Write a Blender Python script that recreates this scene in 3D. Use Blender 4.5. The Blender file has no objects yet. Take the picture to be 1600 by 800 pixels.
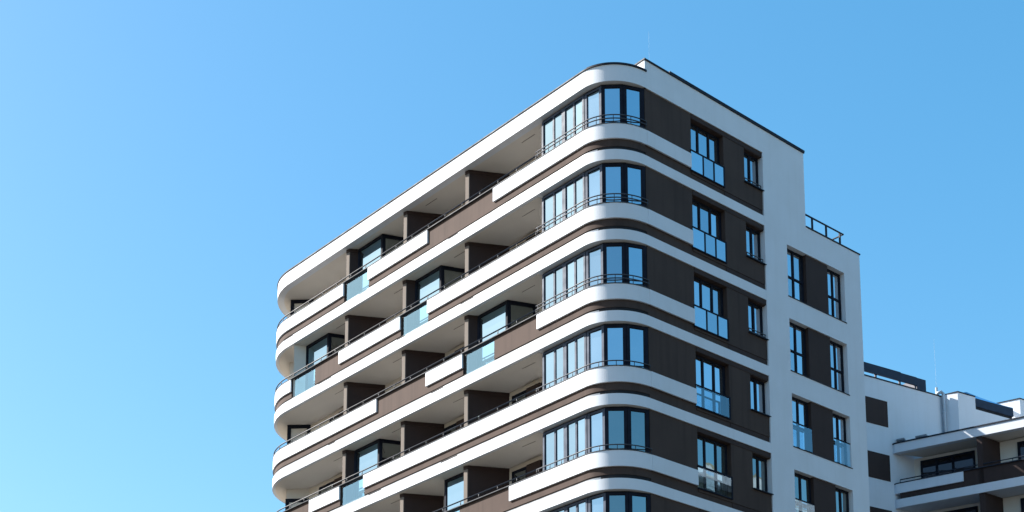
import bpy, math, random
from mathutils import Vector, Matrix
random.seed(7)
SC = bpy.context.scene
COL = SC.collection
R_ = math.radians

# ------------------------------------------------------------------ camera
H0 = 34.2                                   # height of the topmost balcony ceiling above the street
cam_d = bpy.data.cameras.new('camera')
cam = bpy.data.objects.new('camera', cam_d)
COL.objects.link(cam)
YAW, PITCH = 0.8627, 0.175
cam.location = (-34.1247, -34.4254, H0 - 32.526)
fwd = Vector((math.cos(PITCH) * math.cos(YAW), math.cos(PITCH) * math.sin(YAW), math.sin(PITCH)))
cam.rotation_euler = fwd.to_track_quat('-Z', 'Y').to_euler()
cam_d.sensor_width = 36.0
cam_d.lens = 2438.2 / 1600 * 36.0
cam_d.shift_y = (1191.68 - 400) / 1600
cam_d.clip_start = 0.1
cam_d.clip_end = 5000
SC.camera = cam

# ------------------------------------------------------------------ sky, sun, exposure
SUN_AZ, SUN_EL = R_(128.0), R_(36.0)        # azimuth counter-clockwise from +X
w = bpy.data.worlds.new('World')
SC.world = w
w.use_nodes = True
nt = w.node_tree
nt.nodes.clear()
sky = nt.nodes.new('ShaderNodeTexSky')
sky.sky_type = 'NISHITA'
sky.sun_disc = False
sky.sun_elevation = SUN_EL
sky.sun_rotation = R_(90.0) - SUN_AZ
sky.altitude = 100
sky.air_density = 1.0
sky.dust_density = 1.17
sky.ozone_density = 0.66
hs = nt.nodes.new('ShaderNodeHueSaturation')
hs.inputs['Saturation'].default_value = 1.756
hs.inputs['Hue'].default_value = 0.4894
bg = nt.nodes.new('ShaderNodeBackground')
bg.inputs['Strength'].default_value = 0.138
wo = nt.nodes.new('ShaderNodeOutputWorld')
ga = nt.nodes.new('ShaderNodeGamma')
ga.inputs[1].default_value = 0.686
nt.links.new(sky.outputs[0], ga.inputs[0])
nt.links.new(ga.outputs[0], hs.inputs['Color'])
nt.links.new(hs.outputs[0], bg.inputs['Color'])
nt.links.new(bg.outputs[0], wo.inputs['Surface'])

sd = bpy.data.lights.new('sun', 'SUN')
sd.energy = 5.0
sd.angle = R_(0.5)
sd.color = (1.0, 0.95, 0.87)
sun = bpy.data.objects.new('sun', sd)
COL.objects.link(sun)
sdir = Vector((math.cos(SUN_EL) * math.cos(SUN_AZ), math.cos(SUN_EL) * math.sin(SUN_AZ), math.sin(SUN_EL)))
sun.rotation_euler = (-sdir).to_track_quat('-Z', 'Y').to_euler()
sun.location = (-60, 60, 80)

SC.view_settings.view_transform = 'Standard'
SC.view_settings.look = 'None'
SC.view_settings.gamma = 1.0
SC.view_settings.use_curve_mapping = False
SC.view_settings.exposure = 1.55


# ------------------------------------------------------------------ materials
def mat_base(name):
    m = bpy.data.materials.new(name)
    m.use_nodes = True
    n = m.node_tree
    n.nodes.clear()
    out = n.nodes.new('ShaderNodeOutputMaterial')
    return m, n, out


def mixcol(n, fac, a, b, blend='MIX'):
    x = n.nodes.new('ShaderNodeMix')
    x.data_type = 'RGBA'
    x.blend_type = blend
    if isinstance(fac, float):
        x.inputs[0].default_value = fac
    else:
        n.links.new(fac, x.inputs[0])
    for sock, v in ((x.inputs[6], a), (x.inputs[7], b)):
        if isinstance(v, tuple):
            sock.default_value = (*v, 1)
        else:
            n.links.new(v, sock)
    return x.outputs[2]


def ramp(n, src, lo, hi):
    r = n.nodes.new('ShaderNodeMapRange')
    r.inputs['From Min'].default_value = lo
    r.inputs['From Max'].default_value = hi
    n.links.new(src, r.inputs['Value'])
    return r.outputs[0]


def plaster(name, col, dirt, grain=0.35, streak=0.25, rough=0.9, bump=0.15):
    """painted render: cloudy tone, faint vertical rain streaks, fine grain"""
    m, n, out = mat_base(name)
    b = n.nodes.new('ShaderNodeBsdfPrincipled')
    geo = n.nodes.new('ShaderNodeNewGeometry')
    cl = n.nodes.new('ShaderNodeTexNoise')
    cl.inputs['Scale'].default_value = 0.7
    cl.inputs['Detail'].default_value = 5
    n.links.new(geo.outputs['Position'], cl.inputs['Vector'])
    mp = n.nodes.new('ShaderNodeMapping')
    mp.inputs['Scale'].default_value = (4.0, 4.0, 0.22)
    n.links.new(geo.outputs['Position'], mp.inputs['Vector'])
    st = n.nodes.new('ShaderNodeTexNoise')
    st.inputs['Scale'].default_value = 1.0
    st.inputs['Detail'].default_value = 4
    n.links.new(mp.outputs[0], st.inputs['Vector'])
    gr = n.nodes.new('ShaderNodeTexNoise')
    gr.inputs['Scale'].default_value = 22
    gr.inputs['Detail'].default_value = 3
    n.links.new(geo.outputs['Position'], gr.inputs['Vector'])
    f1 = ramp(n, cl.outputs[0], 0.42, 0.75)
    f2 = ramp(n, st.outputs[0], 0.48, 0.78)
    a = n.nodes.new('ShaderNodeMath'); a.operation = 'MULTIPLY'
    n.links.new(f1, a.inputs[0]); a.inputs[1].default_value = grain
    s = n.nodes.new('ShaderNodeMath'); s.operation = 'MULTIPLY'
    n.links.new(f2, s.inputs[0]); s.inputs[1].default_value = streak
    c = mixcol(n, a.outputs[0], col, dirt)
    c = mixcol(n, s.outputs[0], c, dirt)
    g = ramp(n, gr.outputs[0], 0.3, 0.7)
    gm = n.nodes.new('ShaderNodeMath'); gm.operation = 'MULTIPLY'
    n.links.new(g, gm.inputs[0]); gm.inputs[1].default_value = grain * 0.35
    c = mixcol(n, gm.outputs[0], c, dirt)
    n.links.new(c, b.inputs['Base Color'])
    b.inputs['Roughness'].default_value = rough
    b.inputs['Specular IOR Level'].default_value = 0.25
    bp = n.nodes.new('ShaderNodeBump')
    bp.inputs['Strength'].default_value = bump
    bp.inputs['Distance'].default_value = 0.01
    n.links.new(gr.outputs[0], bp.inputs['Height'])
    n.links.new(bp.outputs[0], b.inputs['Normal'])
    n.links.new(b.outputs[0], out.inputs[0])
    return m


def metal(name, col, metallic, rough, spec=0.5):
    m, n, out = mat_base(name)
    b = n.nodes.new('ShaderNodeBsdfPrincipled')
    geo = n.nodes.new('ShaderNodeNewGeometry')
    no = n.nodes.new('ShaderNodeTexNoise')
    no.inputs['Scale'].default_value = 3.0
    no.inputs['Detail'].default_value = 4
    n.links.new(geo.outputs['Position'], no.inputs['Vector'])
    dark = tuple(v * 0.7 for v in col)
    c = mixcol(n, ramp(n, no.outputs[0], 0.35, 0.7), col, dark)
    n.links.new(c, b.inputs['Base Color'])
    b.inputs['Metallic'].default_value = metallic
    rr = n.nodes.new('ShaderNodeMapRange')
    rr.inputs['To Min'].default_value = rough * 0.8
    rr.inputs['To Max'].default_value = rough * 1.3
    n.links.new(no.outputs[0], rr.inputs['Value'])
    n.links.new(rr.outputs[0], b.inputs['Roughness'])
    b.inputs['Specular IOR Level'].default_value = spec
    n.links.new(b.outputs[0], out.inputs[0])
    return m


def pane_mat(name, tint, refl, inside):
    """coated double glazing in front of a dim room"""
    m, n, out = mat_base(name)
    d = n.nodes.new('ShaderNodeBsdfPrincipled')
    geo = n.nodes.new('ShaderNodeNewGeometry')
    no = n.nodes.new('ShaderNodeTexNoise')
    no.inputs['Scale'].default_value = 0.9
    no.inputs['Detail'].default_value = 2
    n.links.new(geo.outputs['Position'], no.inputs['Vector'])
    n.links.new(mixcol(n, ramp(n, no.outputs[0], 0.35, 0.65), inside, tuple(v * 0.4 for v in inside)), d.inputs['Base Color'])
    d.inputs['Roughness'].default_value = 0.8
    d.inputs['Specular IOR Level'].default_value = 0.0
    g = n.nodes.new('ShaderNodeBsdfGlossy')
    g.inputs['Color'].default_value = (*tint, 1)
    g.inputs['Roughness'].default_value = 0.015
    bp = n.nodes.new('ShaderNodeBump')
    bp.inputs['Strength'].default_value = 0.06
    bp.inputs['Distance'].default_value = 0.05
    n.links.new(no.outputs[0], bp.inputs['Height'])
    n.links.new(bp.outputs[0], g.inputs['Normal'])
    fr = n.nodes.new('ShaderNodeFresnel')
    fr.inputs['IOR'].default_value = 1.5
    oi = n.nodes.new('ShaderNodeObjectInfo')
    vr = n.nodes.new('ShaderNodeMapRange')
    vr.inputs['To Min'].default_value = refl * 0.78
    vr.inputs['To Max'].default_value = refl * 1.12
    n.links.new(oi.outputs['Random'], vr.inputs['Value'])
    ad = n.nodes.new('ShaderNodeMath'); ad.operation = 'ADD'; ad.use_clamp = True
    n.links.new(fr.outputs[0], ad.inputs[0]); n.links.new(vr.outputs[0], ad.inputs[1])
    mx = n.nodes.new('ShaderNodeMixShader')
    n.links.new(ad.outputs[0], mx.inputs[0])
    n.links.new(d.outputs[0], mx.inputs[1])
    n.links.new(g.outputs[0], mx.inputs[2])
    n.links.new(mx.outputs[0], out.inputs[0])
    return m


def clear_glass(name, tint, refl, gloss):
    m, n, out = mat_base(name)
    t = n.nodes.new('ShaderNodeBsdfTransparent')
    t.inputs['Color'].default_value = (*tint, 1)
    g = n.nodes.new('ShaderNodeBsdfGlossy')
    g.inputs['Roughness'].default_value = 0.01
    g.inputs['Color'].default_value = (*gloss, 1)
    fr = n.nodes.new('ShaderNodeFresnel')
    fr.inputs['IOR'].default_value = 1.5
    ad = n.nodes.new('ShaderNodeMath'); ad.operation = 'ADD'; ad.use_clamp = True
    n.links.new(fr.outputs[0], ad.inputs[0]); ad.inputs[1].default_value = refl
    ge = n.nodes.new('ShaderNodeNewGeometry')      # only the outer skin mirrors, so the sheet stays clear
    iv = n.nodes.new('ShaderNodeMath'); iv.operation = 'SUBTRACT'
    iv.inputs[0].default_value = 1.0
    n.links.new(ge.outputs['Backfacing'], iv.inputs[1])
    ml = n.nodes.new('ShaderNodeMath'); ml.operation = 'MULTIPLY'
    n.links.new(ad.outputs[0], ml.inputs[0]); n.links.new(iv.outputs[0], ml.inputs[1])
    mx = n.nodes.new('ShaderNodeMixShader')
    n.links.new(ml.outputs[0], mx.inputs[0])
    n.links.new(t.outputs[0], mx.inputs[1])
    n.links.new(g.outputs[0], mx.inputs[2])
    n.links.new(mx.outputs[0], out.inputs[0])
    return m


M = {
    'white': plaster('white_render', (0.60, 0.632, 0.69), (0.46, 0.465, 0.475), 0.25, 0.16),
    'soffit': plaster('ceiling_render', (0.63, 0.59, 0.54), (0.48, 0.45, 0.405), 0.3, 0.0),
    'brown': plaster('brown_render', (0.059, 0.039, 0.033), (0.034, 0.022, 0.019), 0.5, 0.75, 0.85),
    'brown_dark': plaster('dark_brown_render', (0.041, 0.026, 0.024), (0.029, 0.019, 0.017), 0.5, 0.4, 0.85),
    'tan': plaster('divider_render', (0.17, 0.145, 0.128), (0.12, 0.10, 0.09), 0.4, 0.4, 0.85),
    'frame': metal('anthracite_frame', (0.013, 0.016, 0.027), 0.0, 0.6, 0.05),
    'sash': metal('sunlit_grey_sash', (0.060, 0.078, 0.115), 0.0, 0.5, 0.06),  # corner window frame as it looks in sun, greyness put into the colour
    'rail': metal('grey_rail', (0.035, 0.042, 0.058), 0.0, 0.5, 0.35),
    'cap': metal('dark_coping', (0.016, 0.021, 0.036), 0.0, 0.6, 0.2),
    'zinc': metal('galvanised_sheet', (0.20, 0.23, 0.27), 0.0, 0.5, 0.4),
    'coping': metal('grey_coping', (0.05, 0.057, 0.07), 0.0, 0.6, 0.15),
    'dark': metal('shadow_gap_black', (0.015, 0.015, 0.018), 0.0, 0.7, 0.2),
    'pane': pane_mat('window_glass', (0.48, 0.80, 1.0), 0.36, (0.03, 0.035, 0.04)),
    'pane_side': pane_mat('bright_side_glass', (0.86, 0.93, 1.0), 0.56, (0.04, 0.045, 0.05)),  # same glass as pane, sky reflection strengthened for the side front
    'pane_dim': pane_mat('dim_window_glass', (0.80, 0.92, 0.92), 0.30, (0.05, 0.055, 0.055)),
    'guard': clear_glass('guard_glass', (0.86, 0.96, 0.97), 0.17, (0.42, 0.78, 1.0)),
    'pane_turn': pane_mat('turning_window_glass', (0.50, 0.82, 1.0), 0.46, (0.05, 0.06, 0.07)),  # same glass again, reflection tinted between front and side
    'guard_side': clear_glass('side_guard_glass', (0.90, 0.96, 0.99), 0.14, (0.80, 0.92, 1.0)),
    'roof': metal('roof_membrane', (0.16, 0.16, 0.16), 0.0, 0.9, 0.2),
    'pipe': metal('painted_pipe', (0.38, 0.46, 0.55), 0.2, 0.4),
    'rod': metal('pale_rod', (0.35, 0.40, 0.45), 0.0, 0.6),
    'glassroof': pane_mat('roof_glass', (0.55, 0.75, 0.95), 0.25, (0.02, 0.03, 0.05)),
    'navy': metal('navy_sheet', (0.012, 0.018, 0.042), 0.0, 0.5, 0.3),
    'pane_dark': pane_mat('unlit_window_glass', (0.8, 0.85, 1.0), 0.0, (0.02, 0.017, 0.018)),
}


# ------------------------------------------------------------------ mesh builder
class MB:
    def __init__(self):
        self.v, self.f = [], []

    def add(self, vs, fs):
        o = len(self.v)
        self.v += [tuple(p) for p in vs]
        self.f += [tuple(i + o for i in f) for f in fs]
        return self

    def hexa(self, b, t):
        """b, t: four bottom and four top points in the same order"""
        return self.add(list(b) + list(t), [(3, 2, 1, 0), (4, 5, 6, 7), (0, 1, 5, 4), (1, 2, 6, 5), (2, 3, 7, 6), (3, 0, 4, 7)])

    def box(self, x0, x1, y0, y1, z0, z1):
        p = [(x0, y0), (x1, y0), (x1, y1), (x0, y1)]
        return self.hexa([(*q, z0) for q in p], [(*q, z1) for q in p])

    def obox(self, fr, a0, a1, b0, b1, z0, z1):
        """box in a turned frame fr = (origin, along, inward)"""
        o, e, n = fr
        p = [(o[0] + e[0] * a + n[0] * b, o[1] + e[1] * a + n[1] * b) for a, b in ((a0, b0), (a1, b0), (a1, b1), (a0, b1))]
        return self.hexa([(*q, z0) for q in p], [(*q, z1) for q in p])

    def prism(self, poly, z0, z1):
        k = len(poly)
        vs = [(*q, z0) for q in poly] + [(*q, z1) for q in poly]
        fs = [tuple(range(k - 1, -1, -1)), tuple(range(k, 2 * k))]
        fs += [(i, (i + 1) % k, (i + 1) % k + k, i + k) for i in range(k)]
        return self.add(vs, fs)

    def ribbon(self, outer, inner, z0, z1):
        k = len(outer)
        vs = [(*q, z0) for q in outer] + [(*q, z1) for q in outer] + [(*q, z0) for q in inner] + [(*q, z1) for q in inner]
        fs = []
        for i in range(k - 1):
            j = i + 1
            fs += [(i, j, k + j, k + i), (2 * k + j, 2 * k + i, 3 * k + i, 3 * k + j),
                   (k + i, k + j, 3 * k + j, 3 * k + i), (j, i, 2 * k + i, 2 * k + j)]
        fs += [(0, k, 3 * k, 2 * k), (k - 1, 3 * k - 1, 4 * k - 1, 2 * k - 1)]
        return self.add(vs, fs)

    def tube(self, pts, r, n=8):
        pts = [Vector(p) for p in pts]
        rings, vs, fs = [], [], []
        for i, p in enumerate(pts):
            d = (pts[min(i + 1, len(pts) - 1)] - pts[max(i - 1, 0)]).normalized()
            a = d.orthogonal().normalized() if abs(d.z) > 0.9 else d.cross(Vector((0, 0, 1))).normalized()
            b = d.cross(a)
            for k in range(n):
                t = 2 * math.pi * k / n
                vs.append(p + a * math.cos(t) * r + b * math.sin(t) * r)
        for i in range(len(pts) - 1):
            for k in range(n):
                fs.append((i * n + k, i * n + (k + 1) % n, (i + 1) * n + (k + 1) % n, (i + 1) * n + k))
        fs += [tuple(range(n - 1, -1, -1)), tuple((len(pts) - 1) * n + k for k in range(n))]
        return self.add(vs, fs)

    def build(self, name, mat, parent=None, dz=H0, label=None, smooth=False):
        me = bpy.data.meshes.new(name)
        me.from_pydata([(x, y, z + dz) for x, y, z in self.v], [], self.f)
        me.validate()
        import bmesh
        bm = bmesh.new(); bm.from_mesh(me)
        bmesh.ops.recalc_face_normals(bm, faces=bm.faces)
        bm.to_mesh(me); bm.free()
        me.materials.append(mat)
        if smooth:
            for p in me.polygons:
                p.use_smooth = True
        o = bpy.data.objects.new(name, me)
        COL.objects.link(o)
        if parent is not None:
            o.parent = parent
            root = parent
            while root.parent is not None:
                root = root.parent
            o.matrix_parent_inverse = Matrix.Translation(-root.location) if parent is root else Matrix.Identity(4)
            if parent is not root:
                o.matrix_parent_inverse = Matrix.Identity(4)
        if label:
            o['label'] = label
        return o


def empty(name, loc, label, cat, group=None):
    o = bpy.data.objects.new(name, None)
    COL.objects.link(o)
    o.location = loc
    o['label'] = label
    o['category'] = cat
    if group:
        o['group'] = group
    return o


# ------------------------------------------------------------------ ground
g = MB()
N = 48
g.add([(900 * math.cos(2 * math.pi * i / N), 900 * math.sin(2 * math.pi * i / N), 0) for i in range(N)], [tuple(range(N))])
gm = plaster('pavement', (0.066, 0.060, 0.049), (0.045, 0.041, 0.034), 0.5, 0.0)
go = g.build('ground', gm, dz=0)
go['kind'] = 'structure'

# ------------------------------------------------------------------ the tall block
FH = 2.95                                   # storey height
R1, R2, YEND, DEP = 1.5, 3.1, 20.28, 9.0     # near corner radius, far corner radius, end of the straight front
L1 = R1 * math.pi / 2
S_Y = L1 - R1                               # s = y + S_Y on the straight front
L2 = R2 * math.pi / 2
S_END = YEND + S_Y + L2


OUT = 0.17                                  # the left front stands this far outside the y axis


def pt(s, d):
    """a point d inside the front outline, s metres from the near corner's start"""
    if s <= 0:
        return (R1 - s, d)
    if s <= L1:
        t = s / R1
        return (R1 - (R1 + OUT - d) * math.sin(t), R1 - (R1 - d) * math.cos(t))
    if s <= YEND + S_Y:
        return (d - OUT, s - S_Y)
    t = min((s - YEND - S_Y), L2) / R2
    x, y = R2 - OUT - (R2 - d) * math.cos(t), YEND + (R2 - d) * math.sin(t)
    if s > S_END:
        x += s - S_END
    return (x, y)


def srange(s0, s1):
    out = [s0]
    def arc(a, b, n):
        for i in range(n + 1):
            q = a + (b - a) * i / n
            if s0 + 1e-4 < q < s1 - 1e-4:
                out.append(q)
    arc(0, L1, 40)
    arc(YEND + S_Y, S_END, 48)
    out.append(s1)
    return out


def strip(mb, s0, s1, d0, d1, z0, z1):
    ss = srange(s0, s1)
    mb.ribbon([pt(s, d0) for s in ss], [pt(s, d1) for s in ss], z0, z1)
    return mb


def sx(x):
    return R1 - x


def sy(y):
    return y + S_Y


PIER0, PIER1, BLK1 = 7.63, 10.055, 13.35
block = empty('apartment_building', (0, 0, 0),
              'tall white and dark brown apartment block with rounded corners and stacked balconies in front', 'building')

# solid core, hidden rooms
core = MB()
core.prism([(1.62, 0.42), (9.9, 0.42), (9.9, 22.6), (2.6, 22.6), (2.6, 21.6), (1.62, 20.6)], -H0, 0.25)
core.box(9.9, BLK1 - 0.05, 0.42, 13.0, -H0, -2.35)
core.build('inner_core', M['dark'], block)
w_ = MB()
w_.prism([(1.45, 3.9), (1.62, 3.9), (1.62, 20.6), (1.95, 22.9), (0.74, 21.44), (1.45, 20.76)], -17.6, -0.003)
w_.build('inner_wall', M['soffit'], block)

# ---- roof band, parapet, copings
S_BACK = S_END + 6.0
rb = MB()
strip(rb, 0.0, S_BACK, 0.0, 0.30, 0.0, 0.615)
roof = rb.build('roof_band', M['white'], block)
cp = MB()
strip(cp, 0.0, 2.1, -0.04, 0.34, 0.617, 0.68)
strip(cp, 2.1, S_BACK, -0.035, 0.34, 0.62, 0.66)
cp.build('coping', M['cap'], roof)
sf = MB()
outl = [pt(s, 0.298) for s in srange(0.0, S_BACK)] + [(9.0, 0.35)]
sf.prism(outl, 0.003, 0.25)
sf.build('balcony_ceiling', M['soffit'], roof)
rf = MB()
rf.prism([(1.9, 0.5), (9.9, 0.5), (9.9, 22.5), (2.6, 22.5)], 0.26, 0.4)
rf.build('roof_deck', M['roof'], roof)

par = MB()
xs = [R1 - 0.08, PIER0, PIER1]
def ptop(x):
    return 1.05 - 0.14 * (x - xs[0]) / (xs[2] - xs[0])
for a, b in ((xs[0], PIER0), (PIER0, PIER1)):
    p = [(a, 0.0), (b, 0.0), (b, 0.28), (a, 0.28)]
    par.hexa([(*q, 0.0) for q in p], [(*q, ptop(q[0])) for q in p])
par.box(xs[0], xs[0] + 0.28, 0.282, 4.2, 0.63, 1.045)
par.box(PIER1 - 0.28, PIER1, 0.282, 14, -0.2, 0.91)
parapet = par.build('roof_parapet', M['white'], block)
cp = MB()
p = [(xs[0] - 0.03, -0.045), (PIER1 + 0.03, -0.045), (PIER1 + 0.03, 0.31), (xs[0] - 0.03, 0.31)]
cp.hexa([(*q, ptop(q[0]) + 0.002) for q in p], [(*q, ptop(q[0]) + 0.05) for q in p])
cp.box(xs[0] - 0.03, xs[0] + 0.31, 0.312, 4.23, 1.048, 1.095)
cp.box(PIER1 - 0.31, PIER1 + 0.03, 0.312, 14, 0.912, 0.96)
cp.build('coping', M['cap'], parapet)
up = MB()
p = [(2.65, -0.05), (PIER1 + 0.035, -0.05), (PIER1 + 0.035, 0.26), (2.65, 0.26)]
up.hexa([(*q, ptop(q[0]) + 0.052) for q in p], [(*q, ptop(q[0]) + 0.11) for q in p])
up.build('roof_edge_rail', M['cap'], parapet)
rod = MB()
rod.tube([(2.02, 0.34, 0.9), (2.02, 0.34, 2.6)], 0.0025)
rod.build('lightning_rod', M['rod'], block)

# ---- floor slabs
NS = 6
for k in range(1, NS + 1):
    zb = -FH * k
    sl = MB()
    ss = srange(sx(PIER0 - 0.004), S_BACK)
    poly = [pt(s, 0.0) for s in ss] + [(9.0, 1.0), (PIER0 - 0.004, 1.0)]
    sl.prism(poly, zb, zb + 0.38)
    slab = sl.build('floor_slab', M['white'], block)
    so = MB()
    poly = [pt(s, 0.14) for s in srange(sy(3.95), S_END + 1.5)] + [(5.0, 20.0), (1.3, 3.95)]
    so.prism(poly, zb - 0.012, zb - 0.002)
    so.build('balcony_ceiling', M['soffit'], slab)
    fl = MB()
    segs = [(1.75, 5.0)]  # none on the shaded corner, the black strip stands in there
    a = 5.0
    while a < S_END - 0.5:                  # the sheet is missing in short stretches over the drains
        b = min(a + random.uniform(3.2, 6.5), S_END + 2)
        segs.append((a, b))
        a = b + random.uniform(0.5, 1.1)
    for a, b in segs:
        strip(fl, a, b, 0.035, 0.065, zb + 0.382, zb + 0.452)
    fl.build('flashing', M['zinc'], slab)
    gp = MB()
    strip(gp, 0.02, S_END + 2, 0.092, 0.157, zb + 0.382, zb + 0.531)
    gp.build('drain_gap_shade', M['dark'], slab)  # black strip paints the shade in the gap under the balcony front
    if k <= 5:
        dl = MB()
        for y0 in (4.63, 8.6, 12.5, 16.6):
            dl.box(0.40, 0.415, y0, y0 + 0.72, zb - 0.022, zb - 0.0125)
        dl.build('drip_groove', M['tan'], slab)
dl = MB()
for y0 in (4.63, 10.45, 14.4):
    dl.box(0.40, 0.415, y0, y0 + 0.72, -0.014, 0.001)
dl.build('drip_groove', M['tan'], roof)


# ---- glazing
def window(parent, name, p0, p1, z0, z1, cols, zrows=(), fw=0.06, dep=0.07, pane='pane', mull=None, label=None, edge=None):
    """glazed unit from p0 to p1 (plan); inward is left of p0->p1 when seen from outside on the right"""
    o = Vector((*p0, 0)); e = Vector((p1[0] - p0[0], p1[1] - p0[1], 0)); L = e.length; e.normalize()
    n = Vector((-e.y, e.x, 0))
    fr = (o, e, n)
    mw = mull or fw
    ew = edge or fw
    f = MB()
    f.obox(fr, 0, ew, 0, dep, z0, z1)
    f.obox(fr, L - ew, L, 0, dep, z0, z1)
    f.obox(fr, ew, L - ew, 0, dep, z1 - fw, z1)
    f.obox(fr, ew, L - ew, 0, dep, z0, z0 + fw)
    if isinstance(cols, int):
        cols = [i / cols for i in range(1, cols)]
    xs_ = [ew] + [c * L for c in cols] + [L - ew]
    for c in cols:
        f.obox(fr, c * L - mw / 2, c * L + mw / 2, 0.001, dep, z0 + fw, z1 - fw)
    for zr in zrows:
        for i in range(len(xs_) - 1):
            a = xs_[i] + (mw / 2 if i else 0); b = xs_[i + 1] - (mw / 2 if i < len(xs_) - 2 else 0)
            f.obox(fr, a, b, 0.002, dep, zr - fw / 2, zr + fw / 2)
    wo_ = f.build(name, M['frame'], parent, label=label)
    for i in range(len(xs_) - 1):
        a = xs_[i] + (mw / 2 if i else 0); b = xs_[i + 1] - (mw / 2 if i < len(xs_) - 2 else 0)
        zz = [z0 + fw] + [v for v in zrows] + [z1 - fw]
        for j in range(len(zz) - 1):
            za = zz[j] + (fw / 2 if j else 0); zb_ = zz[j + 1] - (fw / 2 if j < len(zz) - 2 else 0)
            q = MB()
            t1, t2 = random.uniform(-0.003, 0.003), random.uniform(-0.003, 0.003)
            d = dep * 0.45
            P = lambda aa, dd, z: (o.x + e.x * aa + n.x * dd, o.y + e.y * aa + n.y * dd, z)
            front = [P(a, d + t1 + t2, za), P(b, d - t1 + t2, za), P(b, d - t1 - t2, zb_), P(a, d + t1 - t2, zb_)]
            back = [P(a, d + 0.02, za), P(b, d + 0.02, za), P(b, d + 0.02, zb_), P(a, d + 0.02, zb_)]
            q.hexa(front, back)
            q.build('pane', M[pane], wo_)
    return wo_


# ---- storeys
SEG = {  # per storey along the balcony front, in metres from the corner (y): kind, from, to
    0: [('w', None, 6.49), ('b', 6.49, 10.47), ('w', 10.47, 14.44), ('g', 14.44, 16.05), ('w', 16.20, 99)],
    1: [('w', None, 10.43), ('g', 10.43, 12.05), ('w', 12.20, 16.43), ('b', 16.43, 18.27), ('g', 18.27, 19.86), ('w', 20.08, 99)],
    2: [('w', None, 4.08), ('b', 4.08, 6.47), ('g', 6.47, 8.10), ('w', 8.27, 10.48), ('b', 10.48, 13.70), ('w', 13.70, 99)],
    3: [('w', None, 14.50), ('g', 14.50, 16.05), ('w', 16.20, 18.40), ('b', 18.40, 99)],
    4: [('w', None, 5.57), ('b', 5.57, 8.43), ('g', 8.43, 10.2), ('w', 10.2, 14.4), ('b', 14.4, 99)],
    5: [('w', None, 8.0), ('b', 8.0, 12.0), ('w', 12.0, 99)],
}
BAY = [(0.07, 3.83), (0.07, 1.48), (0.17, 0.86), (0.70, 0.36), (1.44, 0.06)]
DIV_Y = (8.2, 12.12, 16.12)

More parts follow.
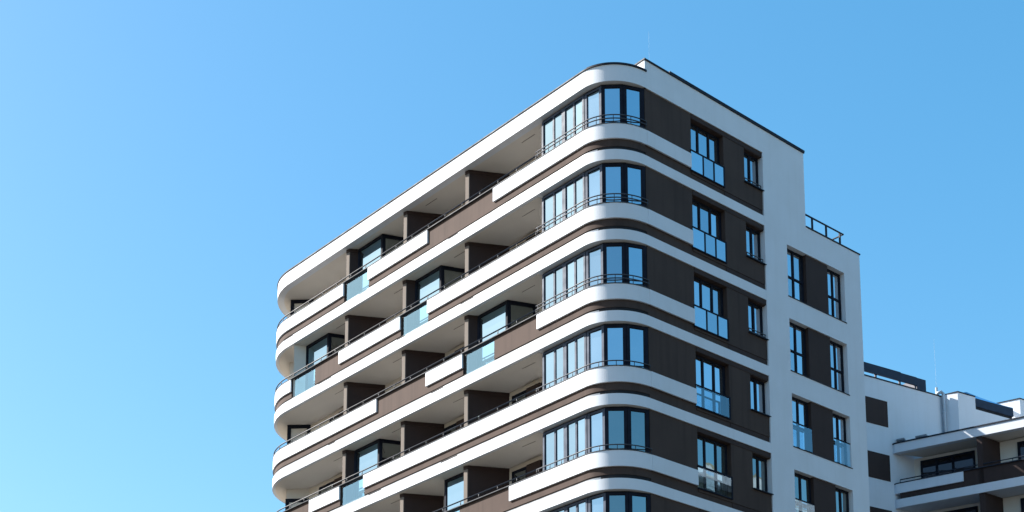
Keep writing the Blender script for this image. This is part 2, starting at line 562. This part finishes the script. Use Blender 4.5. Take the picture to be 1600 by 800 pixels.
for k in range(NS):
    zt, zb = -FH * k, -FH * (k + 1)
    # brown wall of the side front, openings left free
    bw = MB()
    lo = zb + 0.382
    bw.box(R1 - 0.05, 3.78, 0.05, 0.40, zb + 0.80, zt - 0.002)
    bw.box(R1, 3.78, 0.08, 0.40, lo, zb + 0.798)
    bw.box(3.78, 5.50, 0.05, 0.40, zb + 0.62, zb + 0.72)
    bw.box(3.78, 5.50, 0.08, 0.40, lo, zb + 0.618)
    bw.box(3.78, 5.50, 0.05, 0.40, zt - 0.18, zt - 0.002)
    bw.box(5.50, 6.64, 0.05, 0.40, zb + 0.62, zt - 0.002)
    bw.box(5.50, PIER0 - 0.003, 0.08, 0.40, lo, zb + 0.618)
    bw.box(6.64, PIER0 - 0.003, 0.05, 0.40, zb + 0.62, zb + 1.375)
    bw.box(6.64, PIER0 - 0.003, 0.05, 0.40, zt - 0.20, zt - 0.002)
    bw.build('brown_wall', M['brown'], block)
    st = MB()
    st.box(3.80, PIER0 - 0.003, 0.035, 0.049, zt - 0.175, zt - 0.003)
    st.build('head_shade_strip', M['brown_dark'], block)  # darker brown paints the shade above the openings
    st = MB()
    st.box(5.52, PIER0 - 0.003, 0.06, 0.079, lo + 0.002, zb + 0.60)
    st.build('base_shade_strip', M['brown_dark'], block)  # darker brown paints the shade along the foot of the wall
    # balcony front: solid runs, each with its white panels, and clear panels between them
    z1 = zb + 1.345
    runs, cur = [], []
    for sg in SEG[k]:
        if sg[0] == 'g':
            runs.append(cur); runs.append([sg]); cur = []
        else:
            cur.append(sg)
    runs.append(cur)
    bal = None
    for run in runs:
        ends = [((0.0 if a is None else sy(a - OUT)), (S_END + 4 if b == 99 else sy(b - OUT))) for _, a, b in run]
        if run[0][0] == 'g':
            s0, s1 = ends[0]
            q = MB()
            strip(q, s0 + 0.03, s1 - 0.02, 0.09, 0.105, zb + 0.47, zb + 1.26)
            gp_ = q.build('glass_panel', M['guard'], block)
            q = MB()
            strip(q, s0 + 0.003, s1, 0.075, 0.12, zb + 1.262, zb + 1.30)
            q.build('glass_rail', M['cap'], gp_)
            continue
        bp = MB()
        strip(bp, ends[0][0], ends[-1][1], 0.07, 0.158, zb + 0.533, z1)
        bo = bp.build('balcony_front', M['brown'], block)
        bal = bal or bo
        for (kd, a, b), (s0, s1) in zip(run, ends):
            if kd == 'w':
                q = MB()
                if a is None:
                    q.box(R1, 3.725, -0.012, 0.049, zb + 0.803, z1)
                strip(q, s0, s1, 0.0, 0.068, zb + 0.80, z1)
                q.build('white_panel', M['white'], bo)
    cpg = MB()
    strip(cpg, 0.0, S_END + 4, -0.015, 0.16, zb + 1.347, zb + 1.376)
    cpg.build('coping', M['coping'], bal)
    hr = MB()
    y_ = 3.95
    hr.tube([(*pt(s, 0.03), zb + 1.55) for s in srange(sy(3.95), S_END + 2)], 0.026)
    s = sy(3.95)
    while s < S_END + 1.5:
        hr.tube([(*pt(s, 0.03), zb + 1.375), (*pt(s, 0.03), zb + 1.55)], 0.018, 6)
        s += 1.05
    hr.build('handrail', M['rail'], bal, smooth=True)
    # dividing walls between the balconies
    for y in DIV_Y:
        a, b = Vector((0.04, y)), Vector((1.46, y - 0.76))
        e = (b - a).normalized(); nrm = Vector((e.y, -e.x))
        o2 = a + Vector((0.03, -0.17))
        dv = MB()
        f1, f2 = a + e * 0.03, o2 + e * 0.03
        dv.prism([tuple(f1), tuple(f2), (b.x, b.y - 0.17), (b.x, b.y)], zb + 0.385, zt - 0.16)
        d_ = dv.build('divider_wall', M['brown_dark'], block)  # darker brown paints shade onto the divider's sides
        de = MB()
        de.prism([(a.x, a.y), (o2.x, o2.y), tuple(f2 - e * 0.001), tuple(f1 - e * 0.001)], zb + 0.386, zt - 0.161)
        de.build('divider_edge', M['tan'], d_)  # paler tan paints the divider's sunlit front face
        dc = MB()
        dc.prism([(a.x - 0.012, a.y + 0.012), (o2.x - 0.012, o2.y - 0.012), (b.x, b.y - 0.182), (b.x, b.y + 0.012)], zt - 0.158, zt - 0.014)
        dc.build('divider_cap', M['brown_dark'], d_)

    # rounded corner window
    wz0, wz1 = zb + 1.20, zt - 0.02
    cw = empty_part = None
    fmb = MB()
    fmb.ribbon(BAY, [(0.24, 3.83), (0.24, 1.55), (0.33, 0.98), (0.80, 0.54), (1.44, 0.24)], wz1 - 0.12, wz1)
    fmb.ribbon(BAY, [(0.24, 3.83), (0.24, 1.55), (0.33, 0.98), (0.80, 0.54), (1.44, 0.24)], wz0, wz0 + 0.12)
    fmb.prism([(0.09, 3.83), (0.24, 3.83), (1.44, 3.2), (1.44, 3.1)], wz0, wz1)
    cwin = fmb.build('corner_window', M['frame'], block)
    dim = 'pane_dim' if k == 4 else 'pane'
    # straight run: two pairs and a post, then the turning lights
    def facet(p0, p1, frac0, frac1):
        a, b = Vector(p0), Vector(p1)
        return tuple(a + (b - a) * frac0), tuple(a + (b - a) * frac1)
    runs = []
    ymax, ymin = 3.83, 1.48
    for (ya, yb, cols) in ((3.83, 2.68, [0.535]), (2.68, 1.62, [0.50])):
        a, b = (0.06, ya), (0.06, yb)
        runs.append((a, b, cols, 0.085))
    runs.append(((0.075, 1.60), (0.17, 0.86), [], 0.10))
    runs.append(((0.17, 0.86), (0.70, 0.36), [], 0.11))
    runs.append(((0.70, 0.36), (1.42, 0.06), [], 0.13))
    for a, b, cols, ed in runs:
        o = Vector((*a, 0)); e = Vector((b[0] - a[0], b[1] - a[1], 0)); L = e.length; e.normalize(); n = Vector((-e.y, e.x, 0))
        fr = (o, e, n)
        f = MB()
        f.obox(fr, 0.002, ed, -0.03, 0.06, wz0 + 0.121, wz1 - 0.121)
        f.obox(fr, L - ed, L - 0.002, -0.03, 0.06, wz0 + 0.121, wz1 - 0.121)
        for c in cols:
            f.obox(fr, c * L - 0.04, c * L + 0.04, -0.015, 0.06, wz0 + 0.121, wz1 - 0.121)
        f.obox(fr, 0.002, L - 0.002, -0.02, 0.06, wz1 - 0.119, wz1 - 0.04)
        f.build('sash_frame', M['sash' if ed < 0.105 else 'frame'], cwin)  # sunlit run painted greyer, shaded facets painted near black
        xs_ = [ed] + [c * L for c in cols] + [L - ed]
        for i in range(len(xs_) - 1):
            x0 = xs_[i] + (0.04 if i else 0); x1 = xs_[i + 1] - (0.04 if i < len(xs_) - 2 else 0)
            q = MB()
            t = random.uniform(-0.003, 0.003)
            P = lambda aa, dd, z: (o.x + e.x * aa + n.x * dd, o.y + e.y * aa + n.y * dd, z)
            za, zc = wz0 + 0.12, wz1 - 0.12
            q.hexa([P(x0, 0.02 + t, za), P(x1, 0.02 - t, za), P(x1, 0.02 - t, zc), P(x0, 0.02 + t, zc)],
                   [P(x0, 0.05, za), P(x1, 0.05, za), P(x1, 0.05, zc), P(x0, 0.05, zc)])
            q.build('pane', M['pane'] if ed < 0.09 else M['pane_turn'] if ed < 0.105 else M['pane_side'] if k < 4 else M['pane_dim'], cwin)
    gr = MB()
    zrs = (zb + 1.55, zb + 1.68) if k <= 2 else (zb + 1.545,)
    for zr in zrs:
        gr.tube([(*pt(s, 0.02), zr) for s in srange(sx(1.50), sy(3.95))], 0.021)
    s = sx(1.50) + 0.02
    while s < sy(3.96):
        gr.tube([(*pt(s, 0.02), zb + 1.38), (*pt(s, 0.02), zrs[-1])], 0.014, 6)
        s += 0.585
    gr.build('guard_rail', M['rail'], cwin, smooth=True)

    # side front windows
    pn = 'pane_side' if k < 4 else 'pane_dim'
    ww = window(block, 'wide_window', (3.78, 0.24), (5.50, 0.24), zb + 0.72, zt - 0.18, 3, (zt - 1.30,), 0.07, 0.08, pn, 0.085)
    q = MB(); q.box(3.73, 5.50, 0.0, 0.045, zt - 1.468, zt - 1.42); q.box(3.73, 5.50, 0.0, 0.045, zt - 2.245, zt - 2.202)
    cuts = [3.735, 4.36, 4.93, 5.495] if k < 3 else [3.735, 5.495]
    for c in cuts[1:-1]:
        q.box(c - 0.03, c + 0.03, 0.002, 0.043, zt - 2.2, zt - 1.47)
    q.box(5.44, 5.50, 0.001, 0.044, zt - 2.2, zt - 1.47)
    q.build('guard_rail', M['frame'], ww)
    for ca, cb in zip(cuts[:-1], cuts[1:]):
        q = MB()
        t = random.uniform(-0.002, 0.002)
        xa, xb = ca + (0.032 if ca != cuts[0] else 0), cb - (0.032 if cb != cuts[-1] else 0.058)
        q.hexa([(xa, 0.015 + t, zt - 2.2), (xb, 0.015 - t, zt - 2.2), (xb, 0.03, zt - 2.2), (xa, 0.03, zt - 2.2)],
               [(xa, 0.015 + t, zt - 1.47), (xb, 0.015 - t, zt - 1.47), (xb, 0.03, zt - 1.47), (xa, 0.03, zt - 1.47)])
        q.build('lower_pane' if k < 3 else 'glass_guard', M['pane_side' if k < 3 else 'guard_side'], ww)
    nw = window(block, 'narrow_window', (6.64, 0.22), (PIER0 - 0.004, 0.22), zb + 1.41, zt - 0.20, 2, (), 0.07, 0.08, pn, 0.10)
    q = MB(); q.box(6.60, PIER0 + 0.03, -0.03, 0.24, zb + 1.378, zb + 1.405)
    q.build('sill', M['cap'], nw)
    if k < 3:
        q = MB()
        for zz in (zb + 1.50, zb + 1.60):
            q.tube([(6.66, 0.09, zz), (PIER0 - 0.03, 0.09, zz)], 0.018)
        for xx in (6.70, 7.13, PIER0 - 0.05):
            q.tube([(xx, 0.09, zb + 1.405), (xx, 0.09, zb + 1.60)], 0.014, 6)
        q.build('guard_rail', M['rail'], nw)


# glazed balcony bays: from, to (y on the front plane), storey, slanting return
def glass_bay(k, ya, yb, ret, mull=()):
    zt, zb = -FH * k, -FH * (k + 1)
    b = window(block, 'balcony_window', (0.38, ya), (0.38, yb), zb + 0.39, zt - 0.02, list(mull), (), 0.11, 0.09)
    if ret:
        window(b, 'return_light', (0.385, yb), (1.448, yb - 0.42), zb + 0.39, zt - 0.02, 1, (), 0.13, 0.09, 'pane_dim')
    return b


glass_bay(0, 15.78, 14.04, True)
glass_bay(1, 19.62, 17.87, True)
glass_bay(1, 11.80, 10.10, True)
glass_bay(2, 7.86, 6.13, True)
glass_bay(3, 15.78, 14.04, True)
glass_bay(4, 9.79, 8.05, False)
for k in (0, 2, 3):                                  # end rooms behind the rounded far corner
    zt, zb = -FH * k - (0.45 if k == 3 else 0), -FH * (k + 1)
    window(block, 'end_window', (0.69, 21.44), (1.448, 20.735), zb + 0.39, zt - 0.02, 1, (), 0.16, 0.09, 'pane_dim')
q = MB()
q.prism([(-0.02, 19.90), (-0.09, 19.80), (0.36, 19.56), (0.42, 19.66)], -2 * FH + 0.39, -FH - 0.014)
q.build('divider_wall', M['soffit'], block)
# windows set in the inner wall of the balconies
for k, ya, yb in ((3, 7.08, 5.44), (3, 11.15, 9.6), (4, 7.08, 5.44), (2, 11.3, 9.7), (2, 19.2, 17.8), (3, 19.9, 17.6), (1, 7.08, 5.44), (0, 11.1, 9.6), (4, 14.6, 13.0)):
    zt, zb = -FH * k, -FH * (k + 1)
    iw = window(block, 'balcony_door', (1.40, ya), (1.40, yb), zb + 0.39, zt - 0.22, 2, (), 0.10, 0.045, 'pane_dim')
    q = MB(); q.box(1.33, 1.398, yb, yb + (ya - yb) * 0.45, zt - 1.1, zt - 0.23)
    q.build('shutter', M['brown_dark'], iw)
for k, y in ((3, 7.42), (4, 7.42), (3, 11.35), (4, 11.3)):
    q = MB(); q.box(1.34, 1.448, y - 0.05, y + 0.05, -FH * k - 0.42, -FH * k - 0.22)
    q.build('wall_lamp', M['frame'], block)

# ---- white pier and the lower terrace block
HX0, HX1 = 8.89, 12.33
pier = MB()
pier.box(PIER0, HX0, 0.0, 0.41, -H0, 0.0)
pier.box(HX0, PIER1, 0.0, 0.41, -2.95 - 0.30, 0.0)
pier.box(PIER1, HX1, 0.0, 0.41, -3.25, -2.145)
pier.box(HX1, BLK1, 0.0, 0.41, -H0, -2.145)
for k in range(1, 12):
    zz = -FH * k - 2.37
    pier.box(HX0, HX1, 0.0, 0.41, max(-FH * (k + 1) - 0.30, -H0) if k < 7 else -H0, zz)
    if k == 7:
        break
pier.box(BLK1 - 0.4, BLK1, 0.412, 13.0, -H0, -2.145)
pier.build('white_wall', M['white'], block)
for k in range(1, 7):
    z1, z0 = -FH * k - 0.302, -FH * k - 2.368
    q = MB(); q.box(10.06, 11.36, 0.06, 0.40, z0, z1)
    q.build('infill_panel', M['brown_dark'], block)
    for a, b in ((HX0 + 0.002, 10.058), (11.362, HX1 - 0.002)):
        pn = 'pane_side' if k < 4 else 'pane_dim'
        tw = window(block, 'tall_window', (a, 0.20), (b, 0.20), z0 + 0.03, z1, 2, (z1 - 1.12,), 0.075, 0.08, pn, 0.09)
        if k >= 3:
            q = MB(); q.box(a + 0.03, b - 0.03, 0.03, 0.045, z0 + 0.06, z0 + 0.95)
            q.build('glass_guard', M['guard_side'], tw)
            q = MB(); q.box(a + 0.01, b - 0.01, 0.02, 0.06, z0 + 0.952, z0 + 0.995)
            q.build('guard_rail', M['frame'], tw)
    q = MB(); q.box(HX0 - 0.02, HX1 + 0.04, -0.025, 0.06, z0 - 0.022, z0 + 0.006)
    q.build('sill', M['cap'], block)
q = MB()
q.box(PIER1 + 0.002, BLK1 + 0.04, -0.03, 0.44, -2.142, -2.095)
q.box(BLK1 - 0.42, BLK1 + 0.04, 0.442, 13.0, -2.142, -2.095)
q.build('terrace_coping', M['cap'], block)
q = MB(); q.box(PIER1, BLK1 - 0.42, 0.42, 13.0, -2.34, -2.28)
q.build('terrace_deck', M['roof'], block)
tr = MB()
tr.tube([(10.10, 0.16, -1.48), (12.58, 0.16, -1.48), (12.58, 2.6, -1.48)], 0.035)
tr.tube([(10.10, 0.16, -1.98), (12.58, 0.16, -1.98), (12.58, 2.6, -1.98)], 0.025)
for x in (10.14, 10.66, 11.51, 12.36):
    tr.box(x - 0.03, x + 0.03, 0.13, 0.19, -2.27, -1.49)
for y in (1.0, 2.0):
    tr.box(12.55, 12.61, y - 0.03, y + 0.03, -2.27, -1.49)
tr.build('terrace_railing', M['cap'], block)

# ---- the storeys below the picture
lw = MB()
lw.prism([pt(s, 0.2) for s in srange(sx(PIER0 - 0.004), S_BACK)] + [(9.0, 1.0), (PIER0 - 0.004, 1.0)], -H0, -NS * FH - 0.01)
low = lw.build('lower_wall', M['brown'], block)
for k in range(NS + 1, 12):
    q = MB()
    strip(q, sx(PIER0 - 0.01), S_BACK, 0.0, 0.198, -FH * k, -FH * k + 0.38)
    q.build('slab_band', M['white'], low)

# ------------------------------------------------------------------ the lower wing behind
OX, OY = 26.287, 7.9775
aW, aB = (0.98367, -0.17999), (0.29455, -0.95564)
nWi, nBi = (0.17999, 0.98367), (0.95564, 0.29455)      # inward normals
FW = (Vector((OX, OY, 0)), Vector((*aW, 0)), Vector((*nWi, 0)))
FB = (Vector((OX, OY, 0)), Vector((*aB, 0)), Vector((*nBi, 0)))
wing = empty('apartment_wing', (OX, OY, 0),
             'lower white apartment wing with a downpipe and one rounded balcony, behind the tall block', 'building')
HB = 2.77


def pw(fr, a, b):
    o, e, n = fr
    return (o.x + e.x * a + n.x * b, o.y + e.y * a + n.y * b)


q = MB()
q.obox(FW, -14, 3.72, 0.0, 0.4, -H0, -1.10)
q.obox(FW, -14, 12, 0.402, 12, -H0, -1.35)
# step forward with a sunlit return
a = pw(FW, 3.66, 0.0); b = (a[0] + aB[0] * 0.72, a[1] + aB[1] * 0.72)
s5 = pw(FW, 5.2, -0.64); s5b = pw(FW, 5.2, 0.4)
q.prism([a, b, s5, s5b], -H0, -0.985)
e9 = pw(FW, 11.0, -0.64); e9b = pw(FW, 11.0, 0.4)
q.prism([s5, e9, e9b, s5b], -H0, -1.62)
c0 = Vector(pw(FW, 8.46, -0.60)); c1 = c0 - Vector(aB) * 3.0
c2 = Vector(pw(FW, 11.0, -0.60)); c3 = c1 + (c2 - c0)
q.prism([tuple(c0), tuple(c2), tuple(c3), tuple(c1)], -1.618, -0.36)
wwall = q.build('white_wall', M['white'], wing)
q = MB()
q.obox(FW, -14, 3.70, -0.03, 0.43, -1.098, -1.04)
q.prism([(a[0], a[1]), (b[0] - 0.03, b[1] - 0.03), pw(FW, 5.2, -0.67), pw(FW, 5.2, 0.4)], -0.983, -0.93)
q.prism([tuple(c0 + Vector((-0.03, -0.03))), tuple(c2), tuple(c3), tuple(c1)], -0.358, -0.31)
q.build('coping', M['cap'], wwall)
for z1, z0 in ((-2.14, -3.46), (-4.89, -6.21), (-7.68, -9.0)):
    q = MB(); q.obox(FW, -1.57, -0.16, -0.018, 0.0, z0, z1)
    q.build('brown_panel', M['brown_dark'], wing)
# roof pergola
q = MB()
q.obox(FW, -12, 1.9, 0.0, 0.08, -0.85, -0.42)
q.obox(FW, -12, 0.82, -0.02, -0.002, -0.86, -0.40)
q.obox(FW, 1.902, 2.5, -0.005, 3.0, -1.038, -0.44)
for s in (-4, -2.4, -0.8, 0.77, 1.80):
    q.obox(FW, s - 0.05, s + 0.05, 0.01, 0.07, -1.038, -0.852)
q.build('roof_pergola', M['navy'], wing)
q = MB()
q.obox(FW, 5.21, 7.87, -0.66, -0.56, -1.47, -1.04)
gr_ = q.build('glazed_roof', M['navy'], wing)
q = MB()
p_ = [pw(FW, 4.2, -0.25), pw(FW, 7.86, -0.66), pw(FW, 8.2, 0.55), pw(FW, 5.9, 0.55)]
zz = [-0.92, -1.038, -0.38, -0.16]
q.hexa([(p_[i][0], p_[i][1], zz[i]) for i in range(4)], [(p_[i][0], p_[i][1], zz[i] + 0.05) for i in range(4)])
q.build('roof_glass', M['glassroof'], gr_)
q = MB()
q.obox(FW, 5.22, 7.80, -0.62, -0.56, -1.616, -1.472)
q.build('dark_reveal', M['dark'], gr_)
# downpipe and rod
dp = pw(FW, 3.52, -0.14)
q = MB()
q.tube([pw(FW, 3.2, -0.02) + (-1.00,), pw(FW, 3.40, -0.12) + (-0.90,), (*dp, -0.98), (*dp, -4.3)], 0.085, 12)
for z in (-2.0, -3.4):
    q.tube([(*dp, z), (*dp, z + 0.06)], 0.105, 12)
q.build('downpipe', M['pipe'], wing, smooth=True)
rp = pw(FW, 3.42, 0.2)
q = MB(); q.tube([(*rp, -1.1), (*rp, 2.0)], 0.0035); q.tube([(*rp, -1.1), (*rp, -0.55)], 0.06)
q.build('lightning_rod', M['rod'], wing)

# balcony side of the wing
TB = 14.0


def bring(mb, t0, t1, n0, n1, z0, z1, rounded=True):
    if rounded:
        outer = [pw(FB, -0.06, 0.28 + n0), pw(FB, -0.03, 0.16 + n0), pw(FB, 0.05, 0.07 + n0), pw(FB, 0.16, 0.015 + n0), pw(FB, 0.3, n0), pw(FB, t1, n0)]
        inner = [pw(FB, 0.25, 0.28 + n1), pw(FB, 0.26, 0.27 + n1), pw(FB, 0.27, 0.25 + n1), pw(FB, 0.28, 0.2 + n1), pw(FB, 0.3, n1), pw(FB, t1, n1)]
        mb.ribbon(outer, inner, z0, z1)
    else:
        mb.obox(FB, t0, t1, n0, n1, z0, z1)
    return mb


q = MB(); bring(q, 0, TB, 0.0, 0.3, -4.75, -4.305)
wr = q.build('roof_band', M['white'], wing)
q = MB(); bring(q, 0, TB, -0.04, 0.32, -4.303, -4.24)
q.build('coping', M['cap'], wr)
q = MB(); q.prism([pw(FB, 0.05, 0.25), pw(FB, TB, 0.25), pw(FB, TB, 8), pw(FW, 11, -0.66), pw(FW, 3.7, -0.66), pw(FW, 0.3, -0.01)], -4.70, -4.40)
q.build('roof_slab', M['soffit'], wr)
for t, n, r in ((0.30, 0.35, 0.12), (1.25, 0.5, 0.17)):
    q = MB()
    c = pw(FB, t, n)
    q.tube([(*c, -4.4), (*c, -4.05)], r * 0.6, 10)
    q.obox(FB, t - r, t + r * 2.2, n - r, n + r, -4.06, -3.98)
    q.build('roof_vent', M['zinc'], wing)
for j in range(2):
    zt = -4.75 - HB * j                      # ceiling of this storey
    zp = zt - 1.57                           # parapet top
    zs = zt - HB                             # underside of the slab below
    q = MB(); bring(q, 0, TB, 0.0, 0.30, zs, zs + 0.42)
    q.prism([pw(FB, 0.2, 0.25), pw(FB, TB, 0.25), pw(FB, TB, 1.6), pw(FB, 0.2, 1.6)], zs + 0.01, zs + 0.36)
    q.build('floor_slab', M['white'], wing)
    q = MB()
    q.obox(FB, 0.30, TB, 0.06, 0.2, zs + 0.423, zp)
    bf = q.build('balcony_front', M['brown_dark'], wing)
    q = MB()
    outer = [pw(FB, -0.06, 0.28), pw(FB, -0.03, 0.16), pw(FB, 0.05, 0.07), pw(FB, 0.16, 0.015), pw(FB, 0.3, 0.0), pw(FB, 3.37, 0.0)]
    inner = [pw(FB, 0.25, 0.28), pw(FB, 0.26, 0.26), pw(FB, 0.27, 0.2), pw(FB, 0.28, 0.12), pw(FB, 0.3, 0.058), pw(FB, 3.37, 0.058)]
    if j == 0:
        q.ribbon(outer, inner, zp - 0.48, zp - 0.002)
        q.build('white_panel', M['white'], bf)
    q = MB(); bring(q, 0, TB, -0.02, 0.22, zp + 0.002, zp + 0.045)
    q.build('coping', M['cap'], bf)
    q = MB()
    q.tube([(*pw(FB, 0.32, 0.1), zp + 0.03), (*pw(FB, 0.32, 0.1), zp + 0.21), (*pw(FB, TB, 0.1), zp + 0.21)], 0.028)
    t = 1.6
    while t < TB:
        q.tube([(*pw(FB, t, 0.1), zp + 0.03), (*pw(FB, t, 0.1), zp + 0.21)], 0.02, 6)
        t += 1.35
    q.build('handrail', M['cap'], bf)
    q = MB()
    q.obox(FB, 0.0, TB, 1.3, 1.5, zs + 0.38, zt - 0.002)
    q.build('inner_wall', M['soffit'], wing)
    q = MB()
    q.prism([pw(FB, 4.05, 0.06), pw(FB, 4.30, 0.06), pw(FB, 4.80, 1.298), pw(FB, 4.55, 1.298)], zs + 0.38, zt - 0.004)
    q.build('divider_wall', M['brown_dark'], wing)
    p0, p1 = pw(FB, 1.0, 1.22), pw(FB, 3.62, 1.22)
    window(wing, 'balcony_door', p0, p1, zs + 0.39, zt - 0.18, [0.3, 0.6], (zt - 0.5,), 0.09, 0.07, 'pane_dark', 0.12)
    p0, p1 = pw(FB, 5.62, 1.22), pw(FB, 7.6, 1.22)
    window(wing, 'balcony_door', p0, p1, zs + 0.39, zt - 0.20, 2, (), 0.12, 0.07, 'pane_dark')
q = MB(); q.obox(FB, 0.3, TB, 0.25, 8, -H0, -4.75 - 2 * HB - 0.01)
q.build('lower_wall', M['brown_dark'], wing)

# ------------------------------------------------------------------ the block across the street, seen mirrored in the lower windows
across = empty('opposite_building', (26, -27, 0),
               'grey green apartment block with pale bands, mirrored in the lower side windows', 'building')
q = MB(); q.box(24.0, 66.0, -44.0, -27.0, 0, 36.5)
ow = q.build('wall', plaster('grey_green_render', (0.13, 0.15, 0.13), (0.09, 0.10, 0.09), 0.4, 0.3), across, dz=0)
for i in range(12):
    q = MB(); q.box(23.6, 66.3, -26.998, -26.2, 2.9 * i + 3.1, 2.9 * i + 4.0)
    q.build('balcony_band', M['pipe'], across, dz=0)
    for j in range(10):
        x = 25.2 + 4.1 * j
        q = MB(); q.box(x, x + 2.2, -26.997, -26.95, 2.9 * i + 1.2, 2.9 * i + 2.9)
        if 2 < i and j < 8:
            q.build('window', M['pane_dim'], across, dz=0)
